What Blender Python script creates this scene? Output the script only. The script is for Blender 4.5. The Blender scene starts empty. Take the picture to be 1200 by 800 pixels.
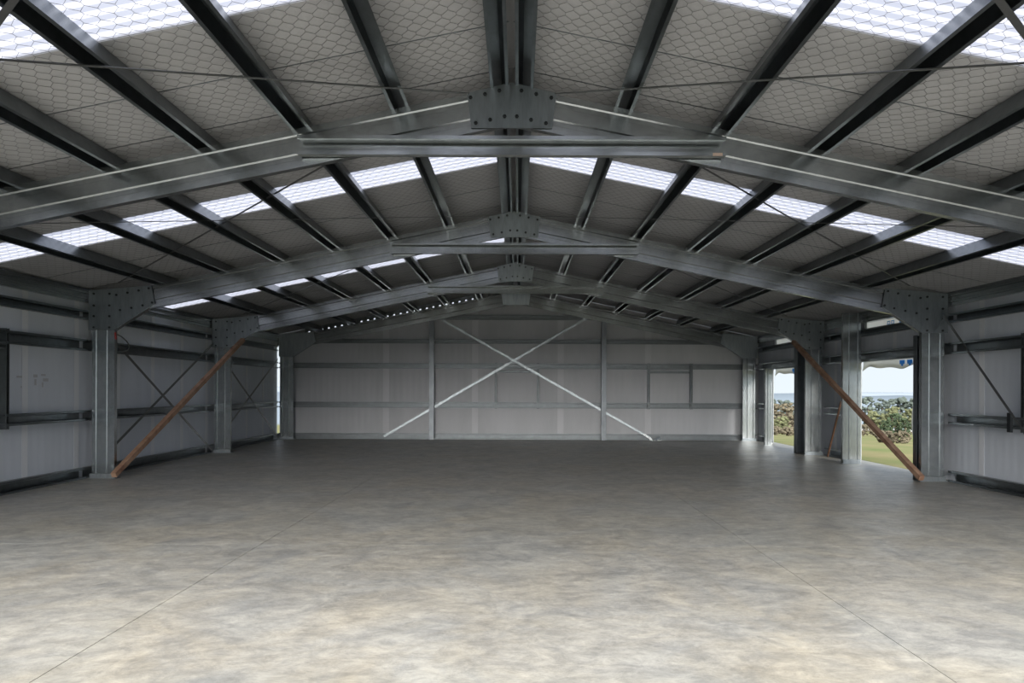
import bpy, bmesh, math, random
import numpy as np
from mathutils import Vector, Matrix
R = math.radians
random.seed(7)
S = bpy.context.scene
C = S.collection

# ------------------------------------------------------------------ camera
cd = bpy.data.cameras.new('camera'); cam = bpy.data.objects.new('camera', cd); C.objects.link(cam)
cd.sensor_width = 36; cd.lens = 26.01
cd.shift_x = -7/1200; cd.shift_y = 57/1200
cd.clip_start = .05; cd.clip_end = 6000
cam.matrix_world = Matrix.Translation((0, 0, 1.6)) @ Matrix.Rotation(R(90), 4, 'X') @ Matrix.Rotation(R(.22), 4, 'Z')
S.camera = cam
# ------------------------------------------------------------------ light
S.view_settings.view_transform = 'Standard'; S.view_settings.look = 'None'
S.view_settings.gamma = 1; S.view_settings.use_curve_mapping = False
S.view_settings.exposure = 1.36
w = bpy.data.worlds.new('overcast_sky'); S.world = w; w.use_nodes = True
nt = w.node_tree; bg = nt.nodes['Background']
tc = nt.nodes.new('ShaderNodeTexCoord'); sep = nt.nodes.new('ShaderNodeSeparateXYZ')
ramp = nt.nodes.new('ShaderNodeValToRGB')
nt.links.new(tc.outputs['Generated'], sep.inputs[0]); nt.links.new(sep.outputs['Z'], ramp.inputs[0])
nt.links.new(ramp.outputs[0], bg.inputs[0])
ramp.color_ramp.elements[0].position = 0; ramp.color_ramp.elements[0].color = (.80, .88, .93, 1)
ramp.color_ramp.elements[1].position = .5; ramp.color_ramp.elements[1].color = (.70, .80, .95, 1)
bg.inputs[1].default_value = .42
sd = bpy.data.lights.new('hazy_sun', 'SUN'); sun = bpy.data.objects.new('hazy_sun', sd); C.objects.link(sun)
sd.energy = 6.0; sd.angle = R(56); sd.color = (1, .965, .91)
sun.rotation_euler = Vector((.08, 1, -.53)).to_track_quat('-Z', 'Y').to_euler()

# ------------------------------------------------------------------ materials
def mat(name, col, rough=.5, metal=0, var=0, scale=4, stretch=(1, 1, 1), col2=None, bump=0, bscale=40, spec=.5):
    m = bpy.data.materials.new(name); m.use_nodes = True
    t = m.node_tree; b = t.nodes['Principled BSDF']
    b.inputs['Roughness'].default_value = rough; b.inputs['Metallic'].default_value = metal
    b.inputs['Specular IOR Level'].default_value = spec
    b.inputs['Base Color'].default_value = (*col, 1)
    g = t.nodes.new('ShaderNodeTexCoord'); mp = t.nodes.new('ShaderNodeMapping')
    mp.inputs['Scale'].default_value = stretch; t.links.new(g.outputs['Object'], mp.inputs[0])
    if var or col2:
        n = t.nodes.new('ShaderNodeTexNoise'); n.inputs['Scale'].default_value = scale
        n.inputs['Detail'].default_value = 6; n.inputs['Roughness'].default_value = .65
        t.links.new(mp.outputs[0], n.inputs['Vector'])
        r = t.nodes.new('ShaderNodeValToRGB'); t.links.new(n.outputs[0], r.inputs[0])
        c2 = col2 or tuple(c*(1+var) for c in col); c1 = col if col2 else tuple(c*(1-var) for c in col)
        r.color_ramp.elements[0].position = .32; r.color_ramp.elements[0].color = (*c1, 1)
        r.color_ramp.elements[1].position = .68; r.color_ramp.elements[1].color = (*c2, 1)
        t.links.new(r.outputs[0], b.inputs['Base Color'])
    if bump:
        n2 = t.nodes.new('ShaderNodeTexNoise'); n2.inputs['Scale'].default_value = bscale
        n2.inputs['Detail'].default_value = 4
        t.links.new(mp.outputs[0], n2.inputs['Vector'])
        bp = t.nodes.new('ShaderNodeBump'); bp.inputs['Strength'].default_value = bump; bp.inputs['Distance'].default_value = .02
        t.links.new(n2.outputs[0], bp.inputs['Height']); t.links.new(bp.outputs[0], b.inputs['Normal'])
    return m
GALV = mat('galvanised_steel', (.36, .385, .395), .23, .95, .12, 9, (1, 1, 1), bump=.03, bscale=25)
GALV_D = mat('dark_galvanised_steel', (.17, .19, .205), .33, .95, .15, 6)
PLATE = mat('gusset_steel', (.27, .30, .32), .42, .9, .15, 5, (3, 3, .6))
DULLG = mat('dull_girt_steel', (.15, .165, .175), .5, .9, .12, 6)
DARKS = mat('dull_post_steel', (.10, .11, .12), .4, .9, .15, 6)
STRAP = mat('strap_steel', (.16, .165, .17), .4, .8, .15, 9)
BOLT = mat('bolt_steel', (.03, .035, .04), .5, .5)
WRAP_SHADED = mat('end_wall_wrap_shaded', (.42, .43, .455), .55, 0, .07, 1.3, (1, 1, .25), bump=.2, bscale=3)  # side wall wrap again, darkened in colour for the shade at the far end
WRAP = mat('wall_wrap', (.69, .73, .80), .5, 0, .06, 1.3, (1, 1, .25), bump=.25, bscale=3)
LAP_SHADED = mat('end_wall_lap_shaded', (.50, .51, .535), .55, 0, .05, 3, (1, 1, .2))  # lap darkened to go with the shade painted into the end wall
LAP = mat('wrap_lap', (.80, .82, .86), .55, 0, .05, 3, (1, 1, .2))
FOIL = mat('roof_underlay', (.48, .48, .49), .6, .0, .05, 2.5, bump=.4, bscale=9)
CLAD = mat('outer_cladding', (.35, .37, .38), .5, .3)
WIRE = mat('netting_wire', (.20, .20, .21), .5, .5)
RUST = mat('rusty_timber_prop', (.20, .10, .06), .7, 0, col2=(.40, .26, .18), scale=5, stretch=(1, 1, 1), bump=.1)
STICK = mat('brown_stick', (.17, .085, .05), .8)
WHITEW = mat('white_wrap', (.80, .80, .80), .6, 0, .05, 3, bump=.4, bscale=5)
BLUE = mat('blue_print', (.12, .38, .72), .6)
MARK = mat('faded_print', (.27, .27, .27), .7)
RED = mat('red_plastic', (.35, .03, .03), .5)
CABLE = mat('dark_cable', (.05, .06, .06), .5)
STICKER = mat('sticker', (.55, .42, .36), .6)
GRASS = mat('rough_grass', (.10, .13, .045), .95, 0, col2=(.20, .17, .09), scale=.35, bump=.8, bscale=3, spec=.1)
HILL = mat('distant_hills_hazed', (.15, .18, .21), 1, 0, .08, .004, spec=0)  # distance haze is painted into this blue-grey
HILL2 = mat('farther_hills_hazed', (.24, .275, .31), 1, 0, .05, .004, spec=0)  # paler, with more haze painted into the colour
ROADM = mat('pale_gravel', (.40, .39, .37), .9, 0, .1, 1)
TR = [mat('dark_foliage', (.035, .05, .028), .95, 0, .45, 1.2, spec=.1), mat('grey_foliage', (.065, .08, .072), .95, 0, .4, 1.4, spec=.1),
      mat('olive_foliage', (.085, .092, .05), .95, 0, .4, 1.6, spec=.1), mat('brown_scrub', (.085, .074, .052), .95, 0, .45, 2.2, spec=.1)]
BARK = mat('bark', (.12, .09, .07), .9)

def floor_mat():
    m = bpy.data.materials.new('polished_concrete'); m.use_nodes = True
    t = m.node_tree; b = t.nodes['Principled BSDF']; L = t.links.new
    g = t.nodes.new('ShaderNodeNewGeometry')
    def noise(s, d, ro=.6, st=(1, 1, 1), dist=0):
        mp = t.nodes.new('ShaderNodeMapping'); mp.inputs['Scale'].default_value = st; L(g.outputs['Position'], mp.inputs[0])
        n = t.nodes.new('ShaderNodeTexNoise'); n.inputs['Scale'].default_value = s; n.inputs['Detail'].default_value = d
        n.inputs['Roughness'].default_value = ro; n.inputs['Distortion'].default_value = dist; L(mp.outputs[0], n.inputs['Vector']); return n.outputs[0]
    def rmp(src, a, ca, bb, cb):
        r = t.nodes.new('ShaderNodeValToRGB'); L(src, r.inputs[0])
        r.color_ramp.elements[0].position = a; r.color_ramp.elements[0].color = (*ca, 1)
        r.color_ramp.elements[1].position = bb; r.color_ramp.elements[1].color = (*cb, 1); return r.outputs[0]
    def mix(f, a, bb, mode='MIX'):
        x = t.nodes.new('ShaderNodeMix'); x.data_type = 'RGBA'; x.blend_type = mode
        if isinstance(f, float): x.inputs['Factor'].default_value = f
        else: L(f, x.inputs['Factor'])
        L(a, x.inputs['A']); L(bb, x.inputs['B']); return x.outputs['Result']
    base = rmp(noise(.9, 8, .7, (1, 1.3, 1), .6), .3, (.33, .33, .31), .7, (.47, .465, .435))
    warm = rmp(noise(.75, 5, .65, (1, 1, 1), .8), .4, (.42, .425, .43), .72, (.55, .46, .32))
    c = mix(.33, base, warm)
    fine = rmp(noise(6, 12, .9, (.8, 1.2, 1), .4), .38, (.46, .465, .47), .62, (1.0, 1.0, 1.0))
    c = mix(.85, c, fine, 'MULTIPLY')
    mid = rmp(noise(2.3, 6, .7, (1, 1, 1), 1.2), .36, (.66, .67, .68), .62, (1.07, 1.06, 1.02))
    c = mix(.8, c, mid, 'MULTIPLY')
    L(c, b.inputs['Base Color'])
    rr = t.nodes.new('ShaderNodeMapRange'); L(noise(2.2, 5), rr.inputs[0]); rr.inputs[3].default_value = .30; rr.inputs[4].default_value = .55
    L(rr.outputs[0], b.inputs['Roughness'])
    bp = t.nodes.new('ShaderNodeBump'); bp.inputs['Strength'].default_value = .12; bp.inputs['Distance'].default_value = .004
    L(noise(30, 4), bp.inputs['Height']); L(bp.outputs[0], b.inputs['Normal'])
    return m
FLOOR = floor_mat()
JOINT = mat('joint_filler', (.14, .14, .135), .8)

def skylight_mat():
    m = bpy.data.materials.new('translucent_fibreglass'); m.use_nodes = True
    t = m.node_tree; t.nodes.clear(); L = t.links.new
    o = t.nodes.new('ShaderNodeOutputMaterial'); tr = t.nodes.new('ShaderNodeBsdfTranslucent'); df = t.nodes.new('ShaderNodeBsdfDiffuse')
    tr.inputs[0].default_value = (.40, .41, .47, 1); df.inputs[0].default_value = (.6, .62, .7, 1)
    mx = t.nodes.new('ShaderNodeMixShader'); mx.inputs[0].default_value = .12
    L(tr.outputs[0], mx.inputs[1]); L(df.outputs[0], mx.inputs[2]); L(mx.outputs[0], o.inputs[0])
    return m
SKYL = skylight_mat()

def sheer(m, col):
    t = m.node_tree; b = t.nodes['Principled BSDF']; o = t.nodes['Material Output']
    tr = t.nodes.new('ShaderNodeBsdfTranslucent'); tr.inputs[0].default_value = (*col, 1)
    mx = t.nodes.new('ShaderNodeMixShader'); mx.inputs[0].default_value = .6
    t.links.new(b.outputs[0], mx.inputs[1]); t.links.new(tr.outputs[0], mx.inputs[2]); t.links.new(mx.outputs[0], o.inputs[0])
sheer(WHITEW, (.85, .85, .85)); sheer(BLUE, (.12, .45, .85))
# ------------------------------------------------------------------ helpers
def link(name, me, m, parent=None):
    o = bpy.data.objects.new(name, me); C.objects.link(o)
    if m is not None and not me.materials: me.materials.append(m)
    if parent is not None: o.parent = parent
    return o
def mesh(name, v, f, m=None, smooth=False):
    me = bpy.data.meshes.new(name); me.from_pydata([tuple(p) for p in v], [], f); me.update()
    if smooth:
        for p in me.polygons: p.use_smooth = True
    if m is not None: me.materials.append(m)
    return me
class MB:
    def __init__(s): s.v = []; s.f = []
    def add(s, v, f):
        n = len(s.v); s.v += [tuple(p) for p in v]; s.f += [[i+n for i in q] for q in f]
    def box(s, x0, x1, y0, y1, z0, z1):
        s.add([(x0,y0,z0),(x1,y0,z0),(x1,y1,z0),(x0,y1,z0),(x0,y0,z1),(x1,y0,z1),(x1,y1,z1),(x0,y1,z1)],
              [(0,3,2,1),(4,5,6,7),(0,1,5,4),(1,2,6,5),(2,3,7,6),(3,0,4,7)])
    def prism(s, poly, fn, a, b):      # poly in 2d, fn(u,v,w)->xyz
        n = len(poly); s.add([fn(u, v, a) for u, v in poly]+[fn(u, v, b) for u, v in poly],
            [list(range(n))[::-1], list(range(n, 2*n))]+[(i, (i+1) % n, n+(i+1) % n, n+i) for i in range(n)])
    def bar(s, p, q, wd, th, up=(0, 0, 1)):
        p = Vector(p); q = Vector(q); d = (q-p).normalized(); u = Vector(up)
        a = d.cross(u).normalized()*wd/2; b = a.cross(d).normalized()*th/2
        s.add([p-a-b, p+a-b, p+a+b, p-a+b, q-a-b, q+a-b, q+a+b, q-a+b],
              [(0,3,2,1),(4,5,6,7),(0,1,5,4),(1,2,6,5),(2,3,7,6),(3,0,4,7)])
    def tube(s, pts, r, n=8):
        pts = [Vector(p) for p in pts]; rings = []
        for i, p in enumerate(pts):
            d = (pts[min(i+1, len(pts)-1)]-pts[max(i-1, 0)]).normalized()
            a = d.cross(Vector((.13, .21, .97)) if abs(d.z) < .95 else Vector((1, 0, 0))).normalized(); b = d.cross(a)
            rings.append([p+(a*math.cos(t)+b*math.sin(t))*r for t in [2*math.pi*k/n for k in range(n)]])
        k = len(rings); f = []
        for i in range(k-1):
            for j in range(n): f.append((i*n+j, i*n+(j+1) % n, (i+1)*n+(j+1) % n, (i+1)*n+j))
        f.append(list(range(n))[::-1]); f.append([(k-1)*n+j for j in range(n)])
        s.add([p for r_ in rings for p in r_], f)
    def section(s, path, th, fn, a, b):  # thin bent sheet: path in 2d swept from a to b
        P = [Vector(p) for p in path]; n = len(P); off = []
        for i in range(n):
            d1 = (P[i]-P[i-1]).normalized() if i else None
            d2 = (P[i+1]-P[i]).normalized() if i < n-1 else None
            if d1 is None: nn = Vector((-d2.y, d2.x))
            elif d2 is None: nn = Vector((-d1.y, d1.x))
            else:
                n1 = Vector((-d1.y, d1.x)); n2 = Vector((-d2.y, d2.x)); nn = n1+n2
                nn = nn/max(.3, nn.dot(n1)) if nn.length > 1e-6 else n1
            off.append(P[i]+nn*th)
        v = []
        for w_ in (a, b):
            v += [fn(p.x, p.y, w_) for p in P]+[fn(p.x, p.y, w_) for p in off]
        f = []
        m2 = 2*n
        for i in range(n-1):
            f += [(i, i+1, m2+i+1, m2+i), (n+i, m2+n+i, m2+n+i+1, n+i+1), (i, n+i, n+i+1, i+1), (m2+i, m2+i+1, m2+n+i+1, m2+n+i)]
        f += [(0, m2, m2+n, n), (n-1, n+n-1, m2+n+n-1, m2+n-1)]
        s.add(v, f)
    def me(s, name, m=None, smooth=False):
        me = mesh(name, s.v, s.f, m, smooth)
        bm = bmesh.new(); bm.from_mesh(me); bmesh.ops.recalc_face_normals(bm, faces=bm.faces); bm.to_mesh(me); bm.free()
        return me
    def build(s, name, m, parent=None, smooth=False): return link(name, s.me(name, m, smooth), m, parent)
def tag(o, label, cat, group=None, kind=None):
    if label: o['label'] = label
    if cat: o['category'] = cat
    if group: o['group'] = group
    if kind: o['kind'] = kind
    return o
def struct(o): o['kind'] = 'structure'; return o
def empty(name, loc=(0, 0, 0)):
    o = bpy.data.objects.new(name, None); C.objects.link(o); o.location = loc; o.empty_display_size = .2; return o

# ------------------------------------------------------------------ dimensions
RX = -.075; SL = .2055; RT = 4.78; SH = 4.98       # ridge x, slope, rafter top and underlay height at the ridge
FY = [2.45, 7.72, 13.22, 18.55, 23.72]
Y0, Y1 = 2.15, 24.12                                # open end and closed end of the shed
WX = 7.85                                           # inner face of the wall wrap
def sheet(x): return SH-SL*abs(x-RX)
def raft(x): return RT-SL*abs(x-RX)
CS = math.cos(math.atan(SL)); SN = math.sin(math.atan(SL))

# ------------------------------------------------------------------ floor
fl = MB(); fl.box(-8.1, 8.1, -5, 24.3, -.30, -.012); FL = struct(fl.build('floor', JOINT))
xs = [-8.02, -2.65, 2.42, 8.02]; ys = [-5, 2.45, 7.62, 13.25, 18.6, 24.25]
for j in range(5):
    for i in range(3):
        g = .003 if j < 3 else .0015
        gy = .0018
        b = MB(); b.box(xs[i]+g, xs[i+1]-g, ys[j]+gy, ys[j+1]-gy, -.02, 0)
        b.build('concrete_slab', FLOOR, FL)

# ------------------------------------------------------------------ roof
top = MB()
def roofpt(sx, d, y, h):      # d = horizontal distance from ridge, h = height above the underlay plane
    return (RX+sx*d, y, SH-SL*d+h)
SKY = [(-.0, .85, 1, 1), (5.00, 5.81, 1, 1), (10.0, 10.85, 1, 1), (15.82, 16.67, 1, 0)]
cuts = [2.15, 3.4, 4.25, 5.00, 5.81, 6.77, 7.75, 8.9, 10.0, 10.85, 12.1, 13.35, 14.6, 15.82, 16.67, 17.9, 19.15, 20.4, 21.65, 22.9, 24.12]
CEIL = struct(empty('ceiling'))
def slab(sx, y0, y1, d0, d1, h0, h1, name, m, par):
    b = MB()
    v = [roofpt(sx, d, y, h) for h in (h0, h1) for (d, y) in ((d0, y0), (d1, y0), (d1, y1), (d0, y1))]
    b.add(v, [(0,3,2,1),(4,5,6,7),(0,1,5,4),(1,2,6,5),(2,3,7,6),(3,0,4,7)])
    return b.build(name, m, par)
def eave(sx): return WX+.12-sx*RX if sx > 0 else WX+.12+RX
EVD = {1: WX+.15-RX, -1: WX+.15+RX}
for sx in (-1, 1):
    for i in range(len(cuts)-1):
        a, b_ = cuts[i], cuts[i+1]
        sky = any(abs(k[0]-a) < .01 and k[2 if sx < 0 else 3] for k in SKY)
        if sky:
            # corrugated translucent sheet, ribs running down the slope
            m_ = MB(); n = 34; P = []
            for q in range(n+1):
                y = a+(b_-a)*q/n; h = .006+.012*(1 if (q % 6) in (2, 3) else (0 if (q % 6) in (0, 5) else .5))
                P.append((y, h))
            v = []; f = []
            for (y, h) in P: v += [roofpt(sx, .12, y, h), roofpt(sx, EVD[sx], y, h)]
            for q in range(n): f.append((2*q, 2*q+1, 2*q+3, 2*q+2))
            m_.add(v, f)
            o = link('skylight_sheet', mesh('skylight_sheet', m_.v, m_.f, SKYL), SKYL, CEIL)
            o['label'] = 'glowing bluish translucent sheet'
            slab(sx, a-.0, b_+.0, 0, .22, .001, .05, 'ridge_strip', FOIL, CEIL)
        else:
            h = .002*(i % 2)
            slab(sx, a-(0 if i == 0 else .0), b_, 0, EVD[sx], h, .006+h, 'underlay_sheet', FOIL, CEIL)
            slab(sx, a, b_, 0, EVD[sx], .05, .07, 'roofing_sheet', CLAD, CEIL)
            if i and not any(abs(k[1]-a) < .01 or abs(k[0]-a) < .01 for k in SKY):
                t_ = MB(); v = [roofpt(sx, d, y, h_) for h_ in (-.004, .001) for (d, y) in ((.02, a), (EVD[sx]-.2, a), (EVD[sx]-.2, a+.012), (.02, a+.012))]
                t_.add(v, [(0,3,2,1),(4,5,6,7),(0,1,5,4),(1,2,6,5),(2,3,7,6),(3,0,4,7)])
                t_.build('underlay_seam', GALV_D, CEIL)
# wire netting as hexagonal mesh of thin three-sided wires
def netting(sx):
    W, H = .125, .105                     # width along the slope, row pitch along the shed
    D = EVD[sx]-.3; seg = []
    nx = int(D/W); ny = int((Y1-.15-Y0)/H)
    i, j = np.meshgrid(np.arange(nx), np.arange(ny), indexing='ij'); i = i.ravel(); j = j.ravel()
    ox = .1+i*W+(j % 2)*W/2; oy = Y0+.05+j*H
    a = np.stack([ox, oy], 1); b = np.stack([ox, oy+H*.42], 1)
    c1 = np.stack([ox-W/2, oy+H], 1); c2 = np.stack([ox+W/2, oy+H], 1)
    P = np.concatenate([a, b, b]); Q = np.concatenate([b, c1, c2])
    ok = (Q[:, 0] > .05)
    P = P[ok]; Q = Q[ok]; n = len(P)
    d = Q-P; L = np.hypot(d[:, 0], d[:, 1])[:, None]; pr = np.stack([-d[:, 1], d[:, 0]], 1)/L
    r = .0016
    def p3(p, s, h):
        q = p+pr*s; z = SH-SL*q[:, 0]+h+.004*np.sin(p[:, 0]*9)*np.sin(p[:, 1]*8)
        return np.stack([RX+sx*q[:, 0], q[:, 1], z], 1)
    V = np.stack([p3(P, -r, -.014), p3(P, r, -.014), p3(P, 0, -.0165), p3(Q, -r, -.014), p3(Q, r, -.014), p3(Q, 0, -.0165)], 1).reshape(-1, 3)
    base = (np.arange(n)*6)[:, None]
    F = np.concatenate([base+np.array([[0, 1, 4, 3]]), base+np.array([[1, 2, 5, 4]]), base+np.array([[2, 0, 3, 5]])])
    me = bpy.data.meshes.new('wire_netting')
    me.vertices.add(len(V)); me.vertices.foreach_set('co', V.ravel())
    me.loops.add(F.size); me.loops.foreach_set('vertex_index', F.ravel().astype(np.int32))
    me.polygons.add(len(F)); me.polygons.foreach_set('loop_start', (np.arange(len(F))*4).astype(np.int32))
    me.polygons.foreach_set('loop_total', np.full(len(F), 4, np.int32))
    me.update(calc_edges=True)
    o = link('wire_netting', me, WIRE, CEIL); o['kind'] = 'stuff'
netting(-1); netting(1)

# ------------------------------------------------------------------ purlins
def trough(depth, half, lip=.03):
    # mouth at v=0 facing -v, crown at v=depth
    return [(-half+lip, .012), (-half+lip, 0), (-half, 0), (-half+.042, depth), (half-.042, depth), (half, 0), (half-lip, 0), (half-lip, .012)]
PD = [.13, 1.17, 2.21, 3.23, 4.25, 5.27, 6.35]
ORD = ['first', 'second', 'third', 'fourth', 'fifth', 'sixth', 'seventh']
for sx in (-1, 1):
    for k, d in enumerate(PD):
        b = MB()
        def fn(u, v, y, sx=sx, d=d):
            dd = d+u*CS+v*SN; zz = (RT+.003-SL*d)-u*SN+v*CS
            return (RX+sx*dd, y, zz)
        b.section(trough(.174, .092, .026), .003, fn, Y0+.05, Y1-.05)
        o = b.build('roof_purlin', GALV_D)
        side = 'left' if sx < 0 else 'right'
        if k == 0: lab = 'ridge purlin, %s one of the close pair at the roof peak' % side
        else: lab = 'dark roof purlin, %s one down the %s slope from the ridge pair' % (ORD[k-1], side)
        tag(o, lab, 'purlin', 'roof purlins')
        
# eave beams
SIG = [(.02, .07), (0, .07), (0, 0), (.05, 0), (.06, -.014), (.09, -.014), (.10, 0), (.15, 0), (.16, -.014), (.19, -.014), (.20, 0), (.245, 0), (.245, .07), (.225, .07)]
for sx in (-1, 1):
    b = MB()
    b.section(SIG, .003, lambda u, v, y: (sx*(7.70+v), y, 3.135+u), Y0+.05, Y1-.05)
    o = b.build('eave_beam', GALV)
    tag(o, 'ribbed steel eave beam along the top of the %s wall' % ('left' if sx < 0 else 'right'), 'beam', 'eave beams')

# ------------------------------------------------------------------ portal frames
WEB = [(.02, .085), (0, .085), (0, 0), (.062, 0), (.077, .011), (.125, .011), (.131, 0), (.255, 0), (.270, .011), (.318, .011), (.324, 0), (.40, 0), (.40, .085), (.38, .085)]
bolt = MB(); bolt.tube([(0, .0, 0), (0, -.012, 0)], .021, 6); bolt.tube([(0, -.012, 0), (0, -.026, 0)], .012, 6)
BOLTME = bolt.me('bolt', BOLT)
def plate(poly, name, par, y, th=.006):
    b = MB(); b.prism(poly, lambda u, v, w_: (u, w_, v), y-th, y); return b.build(name, PLATE, par)
def bolts(pts, par, y):
    for (x, z) in pts:
        o = bpy.data.objects.new('bolt', BOLTME); C.objects.link(o); o.parent = par; o.location = (x, y, z)
APEX_B = [(-.43, .165), (-.28, .13), (-.13, .093), (.10, .093), (.253, .128), (.41, .165), (-.375, .43), (-.225, .395), (-.075, .36), (.052, .36), (.20, .395), (.355, .43)]
names = ['portal frame at the open end, over the camera', 'nearest full portal frame, with its large apex plate and long tie beam', 'second portal frame from the camera, the rusty props standing at its column feet', 'third portal frame from the camera, with the rusty props reaching its knees', 'farthest portal frame, standing against the end wall']
def frame(idx, Y):
    t = empty('portal_frame', (0, 0, 0))
    tag(t, 'galvanised '+names[idx], 'steel frame', 'portal frames')
    yf = Y
    for sx in (-1, 1):
        b = MB(); b.section(WEB, .004, lambda u, v, z: (sx*(7.61-u), yf+v, z), .0, 3.10); c = b.build('column', GALV, t)
        k = MB(); k.box(min(sx*7.16, sx*7.66), max(sx*7.16, sx*7.66), yf-.05, yf+.12, 0.0, .012)
        k.box(min(sx*7.20, sx*7.64), max(sx*7.20, sx*7.64), yf-.026, yf-.018, .012, .085); k.build('base_cleat', PLATE, c)
        # rafter: section swept from knee to ridge
        b = MB()
        def rf(u, v, d): 
            return (RX+sx*(d-u*SN), yf+v, RT-SL*d-u*CS)
        b.section(WEB, .004, rf, .05, 6.95); b.build('rafter', GALV, t)
        P = [(7.665, 3.35), (6.547, 3.445), (6.487, 3.115), (7.215, 2.645), (7.665, 2.645)]
        if sx < 0: P = [(-x, z) for x, z in P]
        kp = plate(P, 'knee_plate', t, yf-.018)
        fl_ = MB()
        e0 = (sx*6.487, yf-.02+.05, 3.11); e1 = (sx*7.21, yf-.02+.05, 2.64)
        fl_.bar(e0, e1, .10, .006, (0, 0, 1)); fl_.build('stiffener_flange', GALV, kp)
        B = [(7.57, 3.29), (7.57, 3.08), (7.57, 2.89), (7.57, 2.69), (7.29, 3.29), (7.29, 3.08), (7.29, 2.89), (7.29, 2.69),
             (7.17, 3.27), (6.97, 3.31), (6.77, 3.35), (6.59, 3.39), (7.10, 3.00), (6.90, 3.04), (6.70, 3.085), (6.53, 3.135)]
        if idx < 4: bolts([(sx*x, z) for x, z in B], kp, yf-.024)
    ap = plate([(RX, 4.80), (RX+.465, 4.80-.108), (RX+.42, 4.325), (RX-.42, 4.325), (RX-.465, 4.80-.108)], 'apex_plate', t, yf-.018)
    if idx < 4: bolts([(RX+x, 4.805-z) for x, z in APEX_B], ap, yf-.024)
    if idx < 4:
        b = MB(); TP = [(-.065, .012), (-.065, 0), (-.095, 0), (-.085, .035), (-.095, .06), (-.085, .115), (.085, .115), (.095, .06), (.085, .035), (.095, 0), (.065, 0), (.065, .012)]
        b.section(TP, .003, lambda u, v, x: (x, yf-.145+v, 4.105-u), RX-2.2, RX+2.2); c = b.build('tie_beam', GALV, t)
        if idx == 1:
            s = MB(); s.box(RX+2.06, RX+2.16, yf-.149, yf-.146, 4.005, 4.035); s.build('sticker', STICKER, c)
    return t
for i, y in enumerate(FY): frame(i, y)

# intermediate wall column on the right between the two doors
b = MB(); b.section(WEB, .004, lambda u, v, z: (7.60-u, 16.4+v, z), .0, 3.34)
mp_ = b.build('wall_column', GALV)
k = MB(); k.box(7.18, 7.62, 16.36, 16.52, 0, .012); k.box(7.21, 7.59, 16.375, 16.382, .012, .09); k.build('base_cleat', PLATE, mp_)
tag(mp_, 'bright ribbed steel column on the right wall at the far edge of the nearer doorway', 'column')

# ------------------------------------------------------------------ walls
DOORS = [(13.80, 16.5, 2.27), (19.50, 22.0, 2.27)]
SLOT = [(13.5, 16.5), (19.0, 22.3)]
HZ = [(2.83, 2.985), (2.27, 2.47), (1.03, 1.21), (.0, .195)]      # girt z ranges
def wallsheet(sx, y0, y1, z0, z1, par, name='wrap_sheet', m=WRAP):
    n = max(2, int((y1-y0)/.047)); v = []; f = []
    for q in range(n+1):
        y = y0+(y1-y0)*q/n
        r = [0, .0, .008, .008][q % 4]
        x = sx*(WX-r*.35)
        v += [(x, y, z0), (x, y, z1)]
    for q in range(n): f.append((2*q, 2*q+1, 2*q+3, 2*q+2))
    # back face for thickness
    nb = len(v); v += [(sx*(WX+.012), y0, z0), (sx*(WX+.012), y0, z1), (sx*(WX+.012), y1, z0), (sx*(WX+.012), y1, z1)]
    f += [(nb, nb+1, nb+3, nb+2), (0, 1, nb+1, nb), (2*n, 2*n+1, nb+3, nb+2)]
    me = mesh(name, v, f, m, True)
    for p in me.polygons:
        if len(p.vertices) == 4 and max(p.vertices) >= nb: p.use_smooth = False
    return link(name, me, m, par)
for sx, nm in ((-1, 'wall_left'), (1, 'wall_right')):
    rects = []
    if sx < 0: rects = [(Y0, Y1+.0, 0, 3.40)]
    else:
        rects = [(Y0, DOORS[0][0], 0, 3.40), (DOORS[0][1], DOORS[1][0], 0, 3.40), (DOORS[1][1], Y1, 0, 3.40)]
        # keep the slots open where they run past the doors; header areas
        rects = [(Y0, 13.8, 0, 3.38), (17.0, 19.5, 0, 3.38), (22.85, Y1, 0, 3.38),
                 (13.8, 17.0, 2.27, 2.95), (19.5, 22.85, 2.27, 2.95), (13.8, 16.75, 3.15, 3.38), (19.5, 22.6, 3.15, 3.38), (16.75, 17.0, 2.95, 3.38), (22.6, 22.85, 2.95, 3.38)]
    W = MB()
    for (a, b_, z0, z1) in rects:
        x0, x1 = (WX+.03, WX+.05); W.box(min(sx*x0, sx*x1), max(sx*x0, sx*x1), a, b_, z0-.1 if z0 == 0 else z0, z1)
    Wl = struct(W.build(nm, CLAD))
    for (a, b_, z0, z1) in rects:
        L_ = b_-a
        if L_ > 1.6:
            n = max(1, round(L_/1.35)); st = L_/n
            for q in range(n):
                wallsheet(sx, a+q*st, a+(q+1)*st, z0, z1, Wl)
                if q:
                    lp = MB(); lp.box(min(sx*(WX-.012), sx*(WX-.009)), max(sx*(WX-.012), sx*(WX-.009)), a+q*st-.07, a+q*st+.07, z0+.01, z1-.01)
                    lp.build('lap_tape', LAP, Wl)
        elif L_ > .1: wallsheet(sx, a, b_, z0, z1, Wl)

fg = MB()  # unseen gable infill above the open end, added to keep light off the rafters
for (x0, x1) in ((-8.0, RX), (RX, 8.0)):
    z0 = 3.3
    fg.add([(x0, Y0-.04, z0), (x1, Y0-.04, z0), (x1, Y0-.04, sheet(x1)+.06), (x0, Y0-.04, sheet(x0)+.06), (x0, Y0, z0), (x1, Y0, z0), (x1, Y0, sheet(x1)+.06), (x0, Y0, sheet(x0)+.06)],
           [(0,3,2,1),(4,5,6,7),(0,1,5,4),(1,2,6,5),(2,3,7,6),(3,0,4,7)])
struct(fg.build('wall_front_light_blocker', CLAD))
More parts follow.
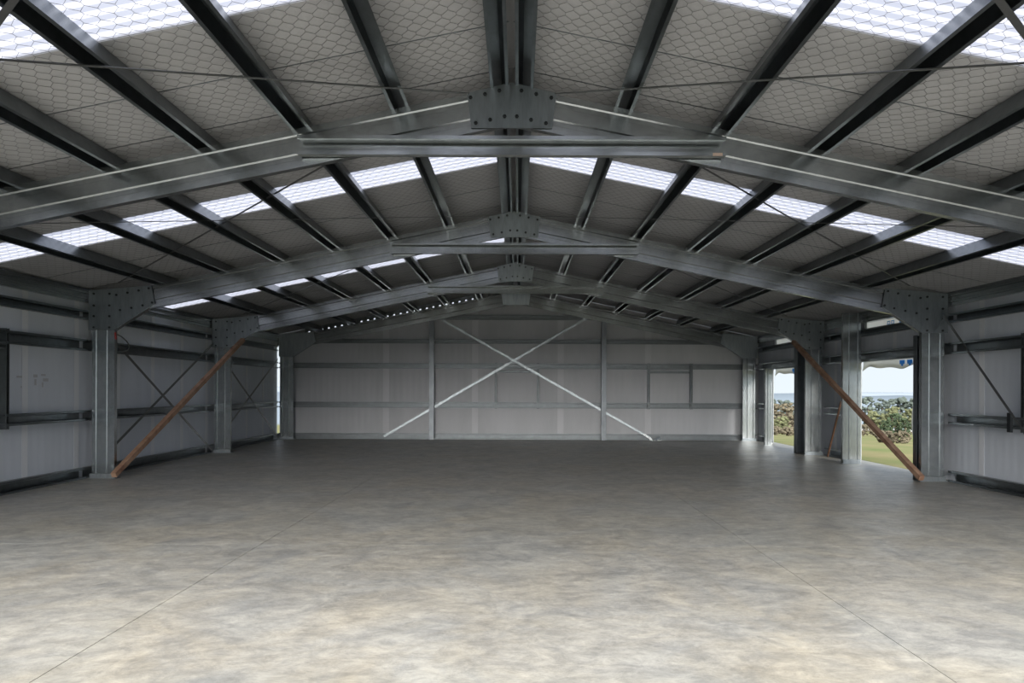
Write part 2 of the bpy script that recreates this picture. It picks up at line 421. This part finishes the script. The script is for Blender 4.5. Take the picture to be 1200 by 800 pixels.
# end wall
bw = struct(empty('wall_back', (0, 0, 0)))
pn = [-WX+.085, -6.9, -5.65, -4.3, -2.82, -1.4, 0, 1.39, 2.82, 4.24, 5.6, 6.8, WX]
LAPS = [-4.3, -1.4, 1.39, 4.24]
for i in range(len(pn)-1):
    x0, x1 = pn[i], pn[i+1]; n = max(2, int((x1-x0)/.05)); v = []; f = []
    vent = x1 <= -.9
    for q in range(n+1):
        x = x0+(x1-x0)*q/n; r = [0, 0, .003, .003][q % 4]
        z = sheet(x)-(.15 if (vent and x > -6.95) else .0); v += [(x, Y1-r, 0), (x, Y1-r, z), (x, Y1+.05, 0), (x, Y1+.05, z)]
    for q in range(n):
        a = 4*q; f += [(a, a+4, a+5, a+1), (a+2, a+3, a+7, a+6), (a+1, a+5, a+7, a+3)]
    f += [(0, 1, 3, 2), (4*n, 4*n+2, 4*n+3, 4*n+1)]
    me = mesh('wrap_sheet', v, f, WRAP_SHADED); link('wrap_sheet', me, WRAP_SHADED, bw)
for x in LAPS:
    lp = MB(); z = sheet(x)-.17; lp.box(x-.1, x+.1, Y1-.012, Y1-.009, .02, z); lp.build('lap_tape', LAP_SHADED, bw)
# pierced closure strip along the left roof slope
cl = MB()
x = -7.0
while x < -.95:
    if x < -.95:
        za, zb = sheet(x+.0), sheet(x+.17)
        cl.add([(x, Y1, za-.155), (x+.155, Y1, zb-.155), (x+.155, Y1, zb-.085), (x, Y1, za-.085), (x, Y1+.05, za-.155), (x+.155, Y1+.05, zb-.155), (x+.155, Y1+.05, zb-.085), (x, Y1+.05, za-.085)],
               [(0,3,2,1),(4,5,6,7),(0,1,5,4),(1,2,6,5),(2,3,7,6),(3,0,4,7)])
    x += .213
cl.add([(-7.0, Y1, sheet(-7)-.1), (-.8, Y1, sheet(-.8)-.1), (-.8, Y1, sheet(-.8)+.02), (-7, Y1, sheet(-7)+.02), (-7.0, Y1+.05, sheet(-7)-.1), (-.8, Y1+.05, sheet(-.8)-.1), (-.8, Y1+.05, sheet(-.8)+.02), (-7, Y1+.05, sheet(-7)+.02)],
       [(0,3,2,1),(4,5,6,7),(0,1,5,4),(1,2,6,5),(2,3,7,6),(3,0,4,7)])
cl.build('closure_strip', GALV_D, bw)
cl2 = MB(); cl2.box(-WX-.05, -WX+.085, Y1, Y1+.05, 3.02, 3.36); cl2.box(-WX-.05, -WX+.085, Y1, Y1+.05, 0, .16)
cl2.build('corner_flashing', GALV_D, bw)

# ------------------------------------------------------------------ girts
HN = ['high girt just under the eave', 'girt above head height', 'waist-high girt', 'bottom girt on the floor']
HS = ['top', 'upper', 'waist-high', 'bottom']
BN = ['bay beside the camera', 'near bay', 'middle bay', 'far bay']
def girt(sx, y0, y1, k, label, depth=.15):
    z0, z1 = HZ[k]; b = MB(); hh = (z1-z0)/2; zc = (z0+z1)/2
    pf = [(-hh+.035, .012), (-hh+.03, 0), (-hh, 0), (-hh+.012, depth), (hh-.012, depth), (hh, 0), (hh-.03, 0), (hh-.035, .012)]
    b.section(pf, .003, lambda u, v, y: (sx*(WX-.022-depth+v), y, zc+u), y0, y1)
    o = b.build('wall_girt', GALV_D); tag(o, label, 'girt', 'wall girts'); return o
for sx in (-1, 1):
    sd_ = 'left' if sx < 0 else 'right'
    for bi in range(4):
        a, b_ = FY[bi]+.09, FY[bi+1]-.02
        for k in range(4):
            lab = '%s of the %s wall, in the %s' % (HN[k], sd_, BN[bi])
            if sx > 0 and bi >= 2 and False: pass
            if sx > 0 and bi in (2, 3) and k >= 2:
                # doorway: short girts beside the opening
                if bi == 2: girt(sx, 17.06, 18.52, k, '%s of the right wall, behind the leaning brown stick' % HN[k])
                else: girt(sx, 22.9, 23.68, k, '%s of the right wall, beyond the farther doorway' % HN[k])
            else: girt(sx, a, b_, k, lab)
# end wall girts
EZ = [(3.87, 4.03), (3.10, 3.24), (2.29, 2.46), (1.02, 1.2), (.0, .19)]
EN = ['gable girt under the roof peak', 'girt at eave height', 'girt above head height', 'waist-high girt', 'bottom girt on the floor']
PX = [-7.15, -2.78, 2.76, 7.15]
BW = ['left third', 'middle', 'right third']
for bi in range(3):
    for k, (z0, z1) in enumerate(EZ):
        a, b_ = PX[bi]+(.0 if bi == 0 else .0), PX[bi+1]
        if k == 0 and bi != 1: continue
        if bi == 0: a = -7.75
        if bi == 2: b_ = 7.75
        b = MB(); hh = (z1-z0)/2; zc = (z0+z1)/2; dp = .14
        pf = [(-hh+.035, .012), (-hh+.03, 0), (-hh, 0), (-hh+.012, dp), (hh-.012, dp), (hh, 0), (hh-.03, 0), (hh-.035, .012)]
        b.section(pf, .003, lambda u, v, x: (x, Y1-.022-dp+v, zc+u), a+.003, b_-.003)
        tag(b.build('wall_girt', DULLG), '%s in the %s of the end wall' % (EN[k], BW[bi]), 'girt', 'wall girts')
for x, s_ in ((-2.78, 'left'), (2.76, 'right')):
    b = MB(); zt = raft(x)-.3
    pf = [(.02, .012), (.02-.03, 0), (-.08, 0), (-.08, .16), (.08, .16), (.08, 0), (.05, 0), (.05, .012)]
    pf = [(-.08+.02, .14), (-.08, .14), (-.08, 0), (.08, 0), (.08, .14), (.06, .14)]
    b.section(pf, .004, lambda u, v, z: (x+u, 23.77-.0+v, z), 0, zt)
    tag(b.build('wall_post', DARKS), 'slim post rising from floor to rafter, %s of the two on the end wall' % s_, 'post', 'end wall posts')

# window framing: trimmers between girts
def trimmer(name, p0, p1, w_, lab, n_axis, m=GALV_D):
    b = MB(); b.bar(p0, p1, w_, .1, n_axis); o = b.build(name, m); tag(o, lab, 'window framing', 'window trimmers'); return o
def winframe(name_lab, pts, axis):
    t = empty('window_frame'); tag(t, name_lab, 'window frame', 'unfinished window frames')
    for nm, p, q in pts:
        b = MB()
        p = Vector(p); q = Vector(q); d = (q-p).normalized(); nrm = Vector(axis); sd = d.cross(nrm).normalized()
        pf = [(-.035, .0), (-.035, .12), (.035, .12), (.035, .0)]
        b.section([(-.02, .0), (-.035, .0), (-.035, .11), (.035, .11), (.035, .0), (.02, .0)], .003, lambda u, v, w__: tuple(p+sd*u+nrm*v+d*w__), 0, (q-p).length)
        b.build(nm, DULLG, t)
    return t
ye = Y1-.14-.022-.006
winframe('slim steel window framing behind the crossing straps on the end wall', [('jamb', (-.72, ye, 1.0), (-.72, ye, 2.48)), ('jamb', (.65, ye, 1.0), (.65, ye, 2.48)), ('header', (-.69, ye, 2.2), (.62, ye, 2.2))], (0, 1, 0))
winframe('slim steel window framing in the right third of the end wall', [('jamb', (4.24, ye, 1.0), (4.24, ye, 2.48)), ('jamb', (5.62, ye, 1.0), (5.62, ye, 2.48)), ('header', (4.28, ye, 2.2), (5.58, ye, 2.2))], (0, 1, 0))
xe = WX-.15-.022-.006
for sx, yj, lab in ((-1, 11.12, 'slim window framing on the left wall at the picture edge'), (1, 11.25, 'slim window framing on the right wall at the picture edge')):
    winframe(lab, [('jamb', (sx*xe, yj, .98), (sx*xe, yj, 2.50)), ('jamb', (sx*xe, yj-2, .98), (sx*xe, yj-2, 2.50)), ('header', (sx*xe, yj-1.96, 2.23), (sx*xe, yj-.04, 2.23))], (sx, 0, 0))
    # the framed opening is closed by bare outer sheeting, greener than the wrap
BARE = mat('bare_cladding', (.26, .30, .29), .5, .2, .05, 2)
for sx, yj in ((-1, 11.12), (1, 11.25)):
    par = bpy.data.objects['wall_left' if sx < 0 else 'wall_right']
    b = MB(); b.box(min(sx*(WX-.022), sx*(WX-.016)), max(sx*(WX-.022), sx*(WX-.016)), yj-1.97, yj-.03, 1.2, 2.28); o = b.build('bare_panel', BARE, par); o['label'] = 'bare greenish sheet inside the window framing'

# door posts, doorway lining
def doorpost(x0, x1, y0, y1, z1, lab, m, face):
    b = MB(); w_ = x1-x0; d_ = y1-y0
    if face < 0: pf = [(x0, y1), (x0, y0), (x0+w_*.3, y0), (x0+w_*.36, y0-.01), (x0+w_*.64, y0-.01), (x0+w_*.7, y0), (x1, y0), (x1, y1)]
    else: pf = [(x0, y0), (x0, y1), (x1, y1), (x1, y0)]
    b.section(pf, .004, lambda u, v, z: (u, v, z), 0, z1)
    tag(b.build('door_post', m), lab, 'door post', 'door posts')
doorpost(7.35, 7.56, 21.98, 22.10, 2.27, 'bright steel door post at the far side of the farther doorway', GALV, -1)
doorpost(7.20, 7.60, 19.05, 19.28, 3.13, 'dark steel door post at the near side of the farther doorway', GALV_D, 1)
doorpost(7.20, 7.60, 13.34, 13.47, 2.62, 'dark steel door post at the near side of the nearer doorway', GALV_D, 1)
for (yy, lab) in ((13.46, 'near'),):
    for z in (1.05, .18):
        s = MB(); s.bar((7.28, yy+.012, z), (7.42, yy+.012, z), .09, .03, (0, 1, 0))
        o = s.build('girt_cleat', PLATE); tag(o, 'small bright steel cleat %s on the dark post of the nearer doorway' % ('high' if z > .5 else 'low'), 'cleat', 'door post cleats')
# white exterior wrap folded round the doorways
def flap(y0, y1, near, lab):
    t = empty('building_wrap_flap', (0, 0, 0)); tag(t, lab, 'building wrap', 'loose wrap at the doorways')
    n = 26; v = []; f = []
    for q in range(n+1):
        u = q/n; y = y0-.1+(y1-y0+.3)*u
        zb = 2.12+.03*math.sin(u*9)+.02*math.sin(u*23)-.05*max(0, (u-.8)/.2)**2
        for s_ in range(4): v.append((7.98+.03*math.sin(u*14+s_)+.03*s_, y, zb+(2.40-zb)*s_/3))
    for q in range(n):
        for s_ in range(3): f.append((4*q+s_, 4*q+4+s_, 4*q+5+s_, 4*q+1+s_))
    o = link('hanging_edge', mesh('hanging_edge', v, f, WHITEW, True), WHITEW, t)
    sl = o.modifiers.new('t', 'SOLIDIFY'); sl.thickness = .006
    # side billow on the near side
    v = []; f = []; n = 24
    for q in range(n+1):
        z = 0.05+2.2*q/n; bl = .05+.28*math.sin(math.pi*min(1, (q/n)*1.15))**1.5 if q/n < .87 else .05
        for s_ in range(5):
            a = s_/4; v.append((7.96+.10*math.sin(a*math.pi), y0-.12+a*((.10 if near < 1 else .95)+bl), z))
    for q in range(n):
        for s_ in range(4): f.append((5*q+s_, 5*q+5+s_, 5*q+6+s_, 5*q+1+s_))
    o = link('side_edge', mesh('side_edge', v, f, WHITEW, True), WHITEW, t)
    sl = o.modifiers.new('t', 'SOLIDIFY'); sl.thickness = .006
    # sheet seen through the slot under the eave
    b = MB(); b.box(8.0, 8.01, y0-.6, y1+.35, 2.85, 3.30); o = b.build('upper_sheet', WHITEW, t)
    # blue printing
    def glyph(yc, zc, s_):
        p = MB()
        X = 7.985 
        for (a, b_, c, d) in ((-.5, -.3, -.6, .6), (.3, .5, -.6, .6), (-.5, .5, .45, .6), (-.5, .5, -.1, .05), (-.1, .1, -.6, 0)):
            p.box(X, X+.004, yc+a*s_, yc+b_*s_, zc+c*s_, zc+d*s_)
        p.build('blue_print', BLUE, t)
    for yy in ((15.95, 15.78, 15.45) if near == 1 else (20.6,)): glyph(yy, 3.05, .12)
    for yy in ((14.98, 15.28) if near == 1 else (21.3,)):
        p = MB()
        X = 7.93
        p.box(X, X+.004, yy-.1, yy+.1, 2.17, 2.25); p.box(X, X+.004, yy-.04, yy+.04, 2.13, 2.17)
        p.build('blue_print', BLUE, t)
flap(13.80, 17.0, 1, 'loose white building wrap with blue print around the nearer doorway')
flap(19.50, 22.85, .5, 'loose white building wrap with blue print around the farther doorway')

# ------------------------------------------------------------------ straps and braces
def strap(pts, w_, lab, grp, name='bracing_strap', up=(0, 0, 1), m=STRAP, th=.006):
    b = MB(); b.bar(pts[0], pts[1], w_, th, up)
    o = b.build(name, m); tag(o, lab, 'brace', grp); return o
def rz(x, dz=0): return raft(x)+dz
for sx in (-1, 1):
    s_ = 'left' if sx < 0 else 'right'
    def P(d, y, dz=-.02): return (RX+sx*d, y, RT-SL*d+dz)
    G = 'roof bracing straps'
    strap((P(.45, 7.66), P(7.1, 3.05)), .035, 'flat roof strap from the nearest apex plate out over the camera, %s side' % s_, G)
    strap((P(6.9, 7.75), P(.35, 2.5)), .05, 'broad flat roof strap crossing the top %s corner of the picture' % s_, G)
    strap((P(.9, 8.10, .12), P(6.75, 12.62, .01)), .03, 'diagonal roof strap from the nearest tie beam to the %s knee of the second frame' % s_, G)
    strap((P(.45, 13.14, .0), P(6.6, 8.3, .0)), .028, 'thin roof strap from the second apex plate toward the nearest %s rafter' % s_, G)
    strap((P(.9, 13.6, .08), P(6.6, 18.0, .01)), .03, 'thin diagonal roof strap between the second and third frames, %s slope' % s_, G)
# wall cross bracing
def wx(sx, y0, y1, z00, z01, z10, z11, lab):
    x = sx*7.58
    strap(((x, y0, z01), (x, y1, z10)), .055, lab % 'falling away from the camera', 'side wall cross bracing', up=(1, 0, 0))
    strap(((x-sx*.012, y0, z00), (x-sx*.012, y1, z11)), .055, lab % 'rising away from the camera', 'side wall cross bracing', up=(1, 0, 0))
wx(-1, 13.65, 18.35, .42, 2.62, .08, 2.72, 'strap on the left wall between second and third columns, %s')
wx(-1, 18.95, 23.3, .45, 2.4, .12, 2.55, 'strap on the left wall between third and farthest columns, %s')
o = strap(((7.44, 12.95, 2.94), (7.44, 10.45, .62)), .045, 'dark strap slanting down from the right knee plate toward the picture edge', 'side wall cross bracing', up=(1, 0, 0))
strap(((7.40, 13.16, 2.70), (7.50, 12.9, 2.95)), .04, 'short light strap crossing the lower corner of the right knee plate', 'side wall cross bracing', up=(0, 1, 0), m=PLATE)
b = MB(); b.box(7.56, 7.60, 11.36, 11.44, .98, 1.28); tag(b.build('strap_tensioner', BOLT), 'small black tensioner hanging on the slanting strap at right', 'tensioner')
# end wall cross bracing
yb = Y1-.14-.04
for p, q, lab, dy in (((-4.33, .09), (2.35, 4.02), 'pale flat strap rising to the right across the end wall', 0), ((-2.45, 3.86), (4.30, .06), 'pale flat strap falling to the right across the end wall', -.012)):
    strap(((p[0], yb+dy, p[1]), (q[0], yb+dy, q[1])), .075, lab, 'end wall cross bracing', up=(0, 1, 0), m=PLATE)
b = MB(); b.box(4.22, 4.62, 23.72, 23.93, 0.0, .012); b.bar((4.05, 23.8, .20), (4.32, 23.8, .02), .06, .01, (0, 1, 0)); b.bar((4.40, 23.8, .02), (4.58, 23.85, .10), .05, .01, (0, 1, 0))
tag(b.build('metal_offcut', GALV), 'small bent steel offcut lying at the foot of the end wall under the falling strap', 'offcut')

# props
def prop(sx):
    t = MB(); p = Vector((sx*7.12, 13.04, .075)); q = Vector((sx*6.80, 18.28, 2.82))
    t.bar(p, q, .09, .09, (0, 0, 1)); o = t.build('timber_prop', RUST)
    tag(o, 'rusty brown prop slanting up from the floor on the %s side' % ('left' if sx < 0 else 'right'), 'prop', 'slanting brown props')
    for k, r_ in enumerate((.33, .62)):
        c = MB(); m_ = p.lerp(q, r_); d = (q-p).normalized()*.03
        c.bar(m_-d, m_+d, .097, .097, (0, 0, 1)); c.build('joint_band', RUST, o)
prop(-1); prop(1)
b = MB(); b.bar((7.58, 18.1, .0), (7.62, 17.45, 1.36), .045, .03, (1, 0, 0)); tag(b.build('leaning_stick', STICK), 'thin brown stick leaning on the right wall between the two doorways', 'stick')
# red plug and loose cable on the left column
b = MB(); b.tube([(-7.19, 13.2, 2.60), (-7.18, 13.2, 2.48)], .017, 8); r0 = b.build('cable_plug', RED)
tag(r0, 'small red plug hanging beside the left column under its knee plate', 'plug')
b = MB(); b.tube([(-7.17, 13.22, 2.57), (-7.10, 13.25, 2.53), (-7.03, 13.28, 2.45), (-6.98, 13.3, 2.36), (-7.02, 13.3, 2.28), (-7.16, 13.26, 2.25)], .012, 6); b.build('cable', CABLE, r0)
# faded print showing through the left wrap
par = bpy.data.objects['wall_left']
b = MB()
for (yy, z, w_, h_) in ((12.02, 1.80, .10, .05), (12.02, 1.70, .05, .10), (12.22, 1.82, .12, .03), (12.28, 1.74, .14, .05), (12.2, 1.66, .04, .08), (11.65, 1.78, .16, .03), (11.72, 1.62, .10, .03)):
    b.box(-WX+.009, -WX+.0105, yy-w_/2, yy+w_/2, z-h_/2, z+h_/2)
MARK2 = mat('faint_stain', (.52, .525, .56), .7)
b.build('faded_print', MARK2, par)

# ------------------------------------------------------------------ outdoors
def gz(x, y):
    dx = max(0, abs(x)-9); dy = max(0, y-25, -6-y); d = math.hypot(dx, dy)
    return -.16-.045*d+.05*math.sin(x*.4+y*.3)*min(1, d/4)
N = 90; v = []; f = []
gx = [math.copysign(abs(t)**2.6*1500, t) for t in np.linspace(-1, 1, N)]
gy = [12+math.copysign(abs(t)**2.6*1700, t) for t in np.linspace(-1, 1, N)]
for j in range(N):
    for i in range(N): v.append((gx[i], gy[j], gz(gx[i], gy[j])))
for j in range(N-1):
    for i in range(N-1): f.append((j*N+i, j*N+i+1, (j+1)*N+i+1, (j+1)*N+i))
g = link('ground', mesh('ground', v, f, GRASS, True), GRASS); struct(g)
def hills(name, dist, hgt, m, seed, lab):
    rnd = random.Random(seed); v = []; f = []; n = 160
    ph = [rnd.uniform(0, 6.28) for _ in range(6)]
    for i in range(n+1):
        a = R(-170+340*i/n)                      # azimuth from +Y
        h = hgt+sum(hgt_*math.sin(a*fr+ph[k]) for k, (fr, hgt_) in enumerate(((3, 4), (7, 3), (15, 2.5), (31, 1.5), (61, .8))))
        for (r_, z) in ((dist*.8, -dist*.05), (dist*.93, h*.5-14), (dist, h), (dist*1.1, h-30), (dist*1.2, -90)):
            v.append((r_*math.sin(a), 12+r_*math.cos(a), z))
    for i in range(n):
        for s_ in range(4): f.append((5*i+s_, 5*i+5+s_, 5*i+6+s_, 5*i+1+s_))
    o = link(name, mesh(name, v, f, m, True), m); struct(o); o['label'] = lab
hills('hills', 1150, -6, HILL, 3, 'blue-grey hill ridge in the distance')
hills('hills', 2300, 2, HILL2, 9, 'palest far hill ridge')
def foliage(rnd, rad, hgt, z0, nb, lo=.22, flat=1):
    b = MB()
    for k in range(nb):
        t_ = rnd.random(); a = rnd.uniform(0, 6.283); rr = rad*math.sqrt(rnd.random())*math.sin(math.pi*(.12+.8*t_))**.6
        c = Vector((rr*math.cos(a), rr*math.sin(a), z0+(hgt-z0)*(.06+.88*t_))); s_ = rad*rnd.uniform(.10, lo)
        bm = bmesh.new(); bmesh.ops.create_icosphere(bm, subdivisions=2, radius=1)
        V = []
        for q in bm.verts:
            n_ = q.co.normalized(); k_ = rnd.uniform(.72, 1.2); V.append(c+Vector((n_.x, n_.y, n_.z*.8))*s_*k_)
        F = [[x_.index for x_ in fc.verts] for fc in bm.faces]; bm.free(); b.add(V, F)
    return b
def plant(px, Y, wpx, top_y, kind, lab, cat, grp, name, seed, trunk=True):
    rnd = random.Random(seed); X = (px-607)/867*Y; base = gz(X, Y); topz = 1.6+(457-top_y+1.7)/867*Y
    rad = max(.3, wpx/867*Y/2); h = max(.5, topz-base)
    t = empty(name, (X, Y, base)); tag(t, lab, cat, grp)
    fb = foliage(rnd, rad, h, .06*h if trunk else 0.0, 110)
    fb.build('crown' if trunk else 'foliage', TR[kind], t)
    k = MB(); k.tube([(0, 0, -.2), (0.02*h, 0, h*.3), (0, .02*h, h*.7)], max(.04, h*.03), 6); k.build('trunk' if trunk else 'stem', BARK, t)
i = 0
# nearer doorway view
for (px, Y, w_, ty, kd, lab, tr) in (
    (1018, 190, 26, 464, 1, 'grey-green tree on the left of the distant wood seen through the nearer doorway', 1),
    (1034, 215, 22, 466, 1, 'grey-green rounded tree in the middle of the distant wood through the nearer doorway', 1),
    (1054, 205, 34, 465, 1, 'broad grey-green tree behind the dark bush through the nearer doorway', 1),
    (1076, 185, 30, 466, 1, 'grey-green tree at the right of the distant wood', 1),
    (1046, 130, 24, 476, 2, 'yellow-olive tree just behind the dark bush through the nearer doorway', 1),
    (1024, 120, 22, 481, 2, 'low olive tree left of the dark bush through the nearer doorway', 1),
    (1068, 110, 20, 478, 2, 'olive tree right of the dark bush through the nearer doorway', 1),
    (1049, 58, 19, 483, 0, 'dark green bush, tallest in the field through the nearer doorway', 0),
    (1038, 56, 15, 492, 0, 'dark green bush, lower and left of the tallest one', 0),
    (1061, 57, 15, 489, 0, 'dark green bush, right of the tallest one', 0),
    (1012, 55, 14, 497, 3, 'brown scrub at the left edge of the field through the nearer doorway', 0),
    (1026, 54, 14, 502, 3, 'brown scrub in front of the dark bushes', 0),
    (1038, 31, 22, 518, 3, 'dry brown scrub patch in the grass close to the nearer doorway', 0),
    (1057, 30, 20, 517, 3, 'dry brown scrub patch behind the lower end of the brown prop', 0),
    (908, 330, 24, 467, 1, 'distant grey tree on the left through the farther doorway', 1),
    (924, 320, 22, 469, 1, 'distant grey tree on the right through the farther doorway', 1),
    (906, 150, 22, 473, 3, 'brown leafless thicket left of centre through the farther doorway', 0),
    (922, 145, 24, 472, 3, 'brown leafless thicket right of centre through the farther doorway', 0),
    (903, 75, 20, 487, 3, 'brown scrub bank on the left through the farther doorway', 0),
    (917, 72, 20, 488, 2, 'olive scrub bank in the middle through the farther doorway', 0),
    (929, 74, 20, 486, 3, 'brown scrub bank on the right through the farther doorway', 0),
    (907, 50, 18, 500, 3, 'low brown scrub nearest the farther doorway, left', 0),
    (924, 48, 20, 501, 3, 'low brown scrub nearest the farther doorway, right', 0)):
    i += 1
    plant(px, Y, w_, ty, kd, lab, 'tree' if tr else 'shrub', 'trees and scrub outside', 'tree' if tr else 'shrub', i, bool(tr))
# pale track beyond the farther doorway
b = MB()
for q in range(12):
    x0 = 20+q*6; x1 = x0+6; yy = lambda x: 92-.05*(x-20)
    b.add([(x0, yy(x0), gz(x0, yy(x0))+.3), (x1, yy(x1), gz(x1, yy(x1))+.3), (x1, yy(x1)+9, gz(x1, yy(x1)+9)+.55), (x0, yy(x0)+9, gz(x0, yy(x0)+9)+.55)], [(0, 1, 2, 3)])
tag(b.build('gravel_track', ROADM), 'pale gravel track crossing the field beyond the farther doorway', 'track')
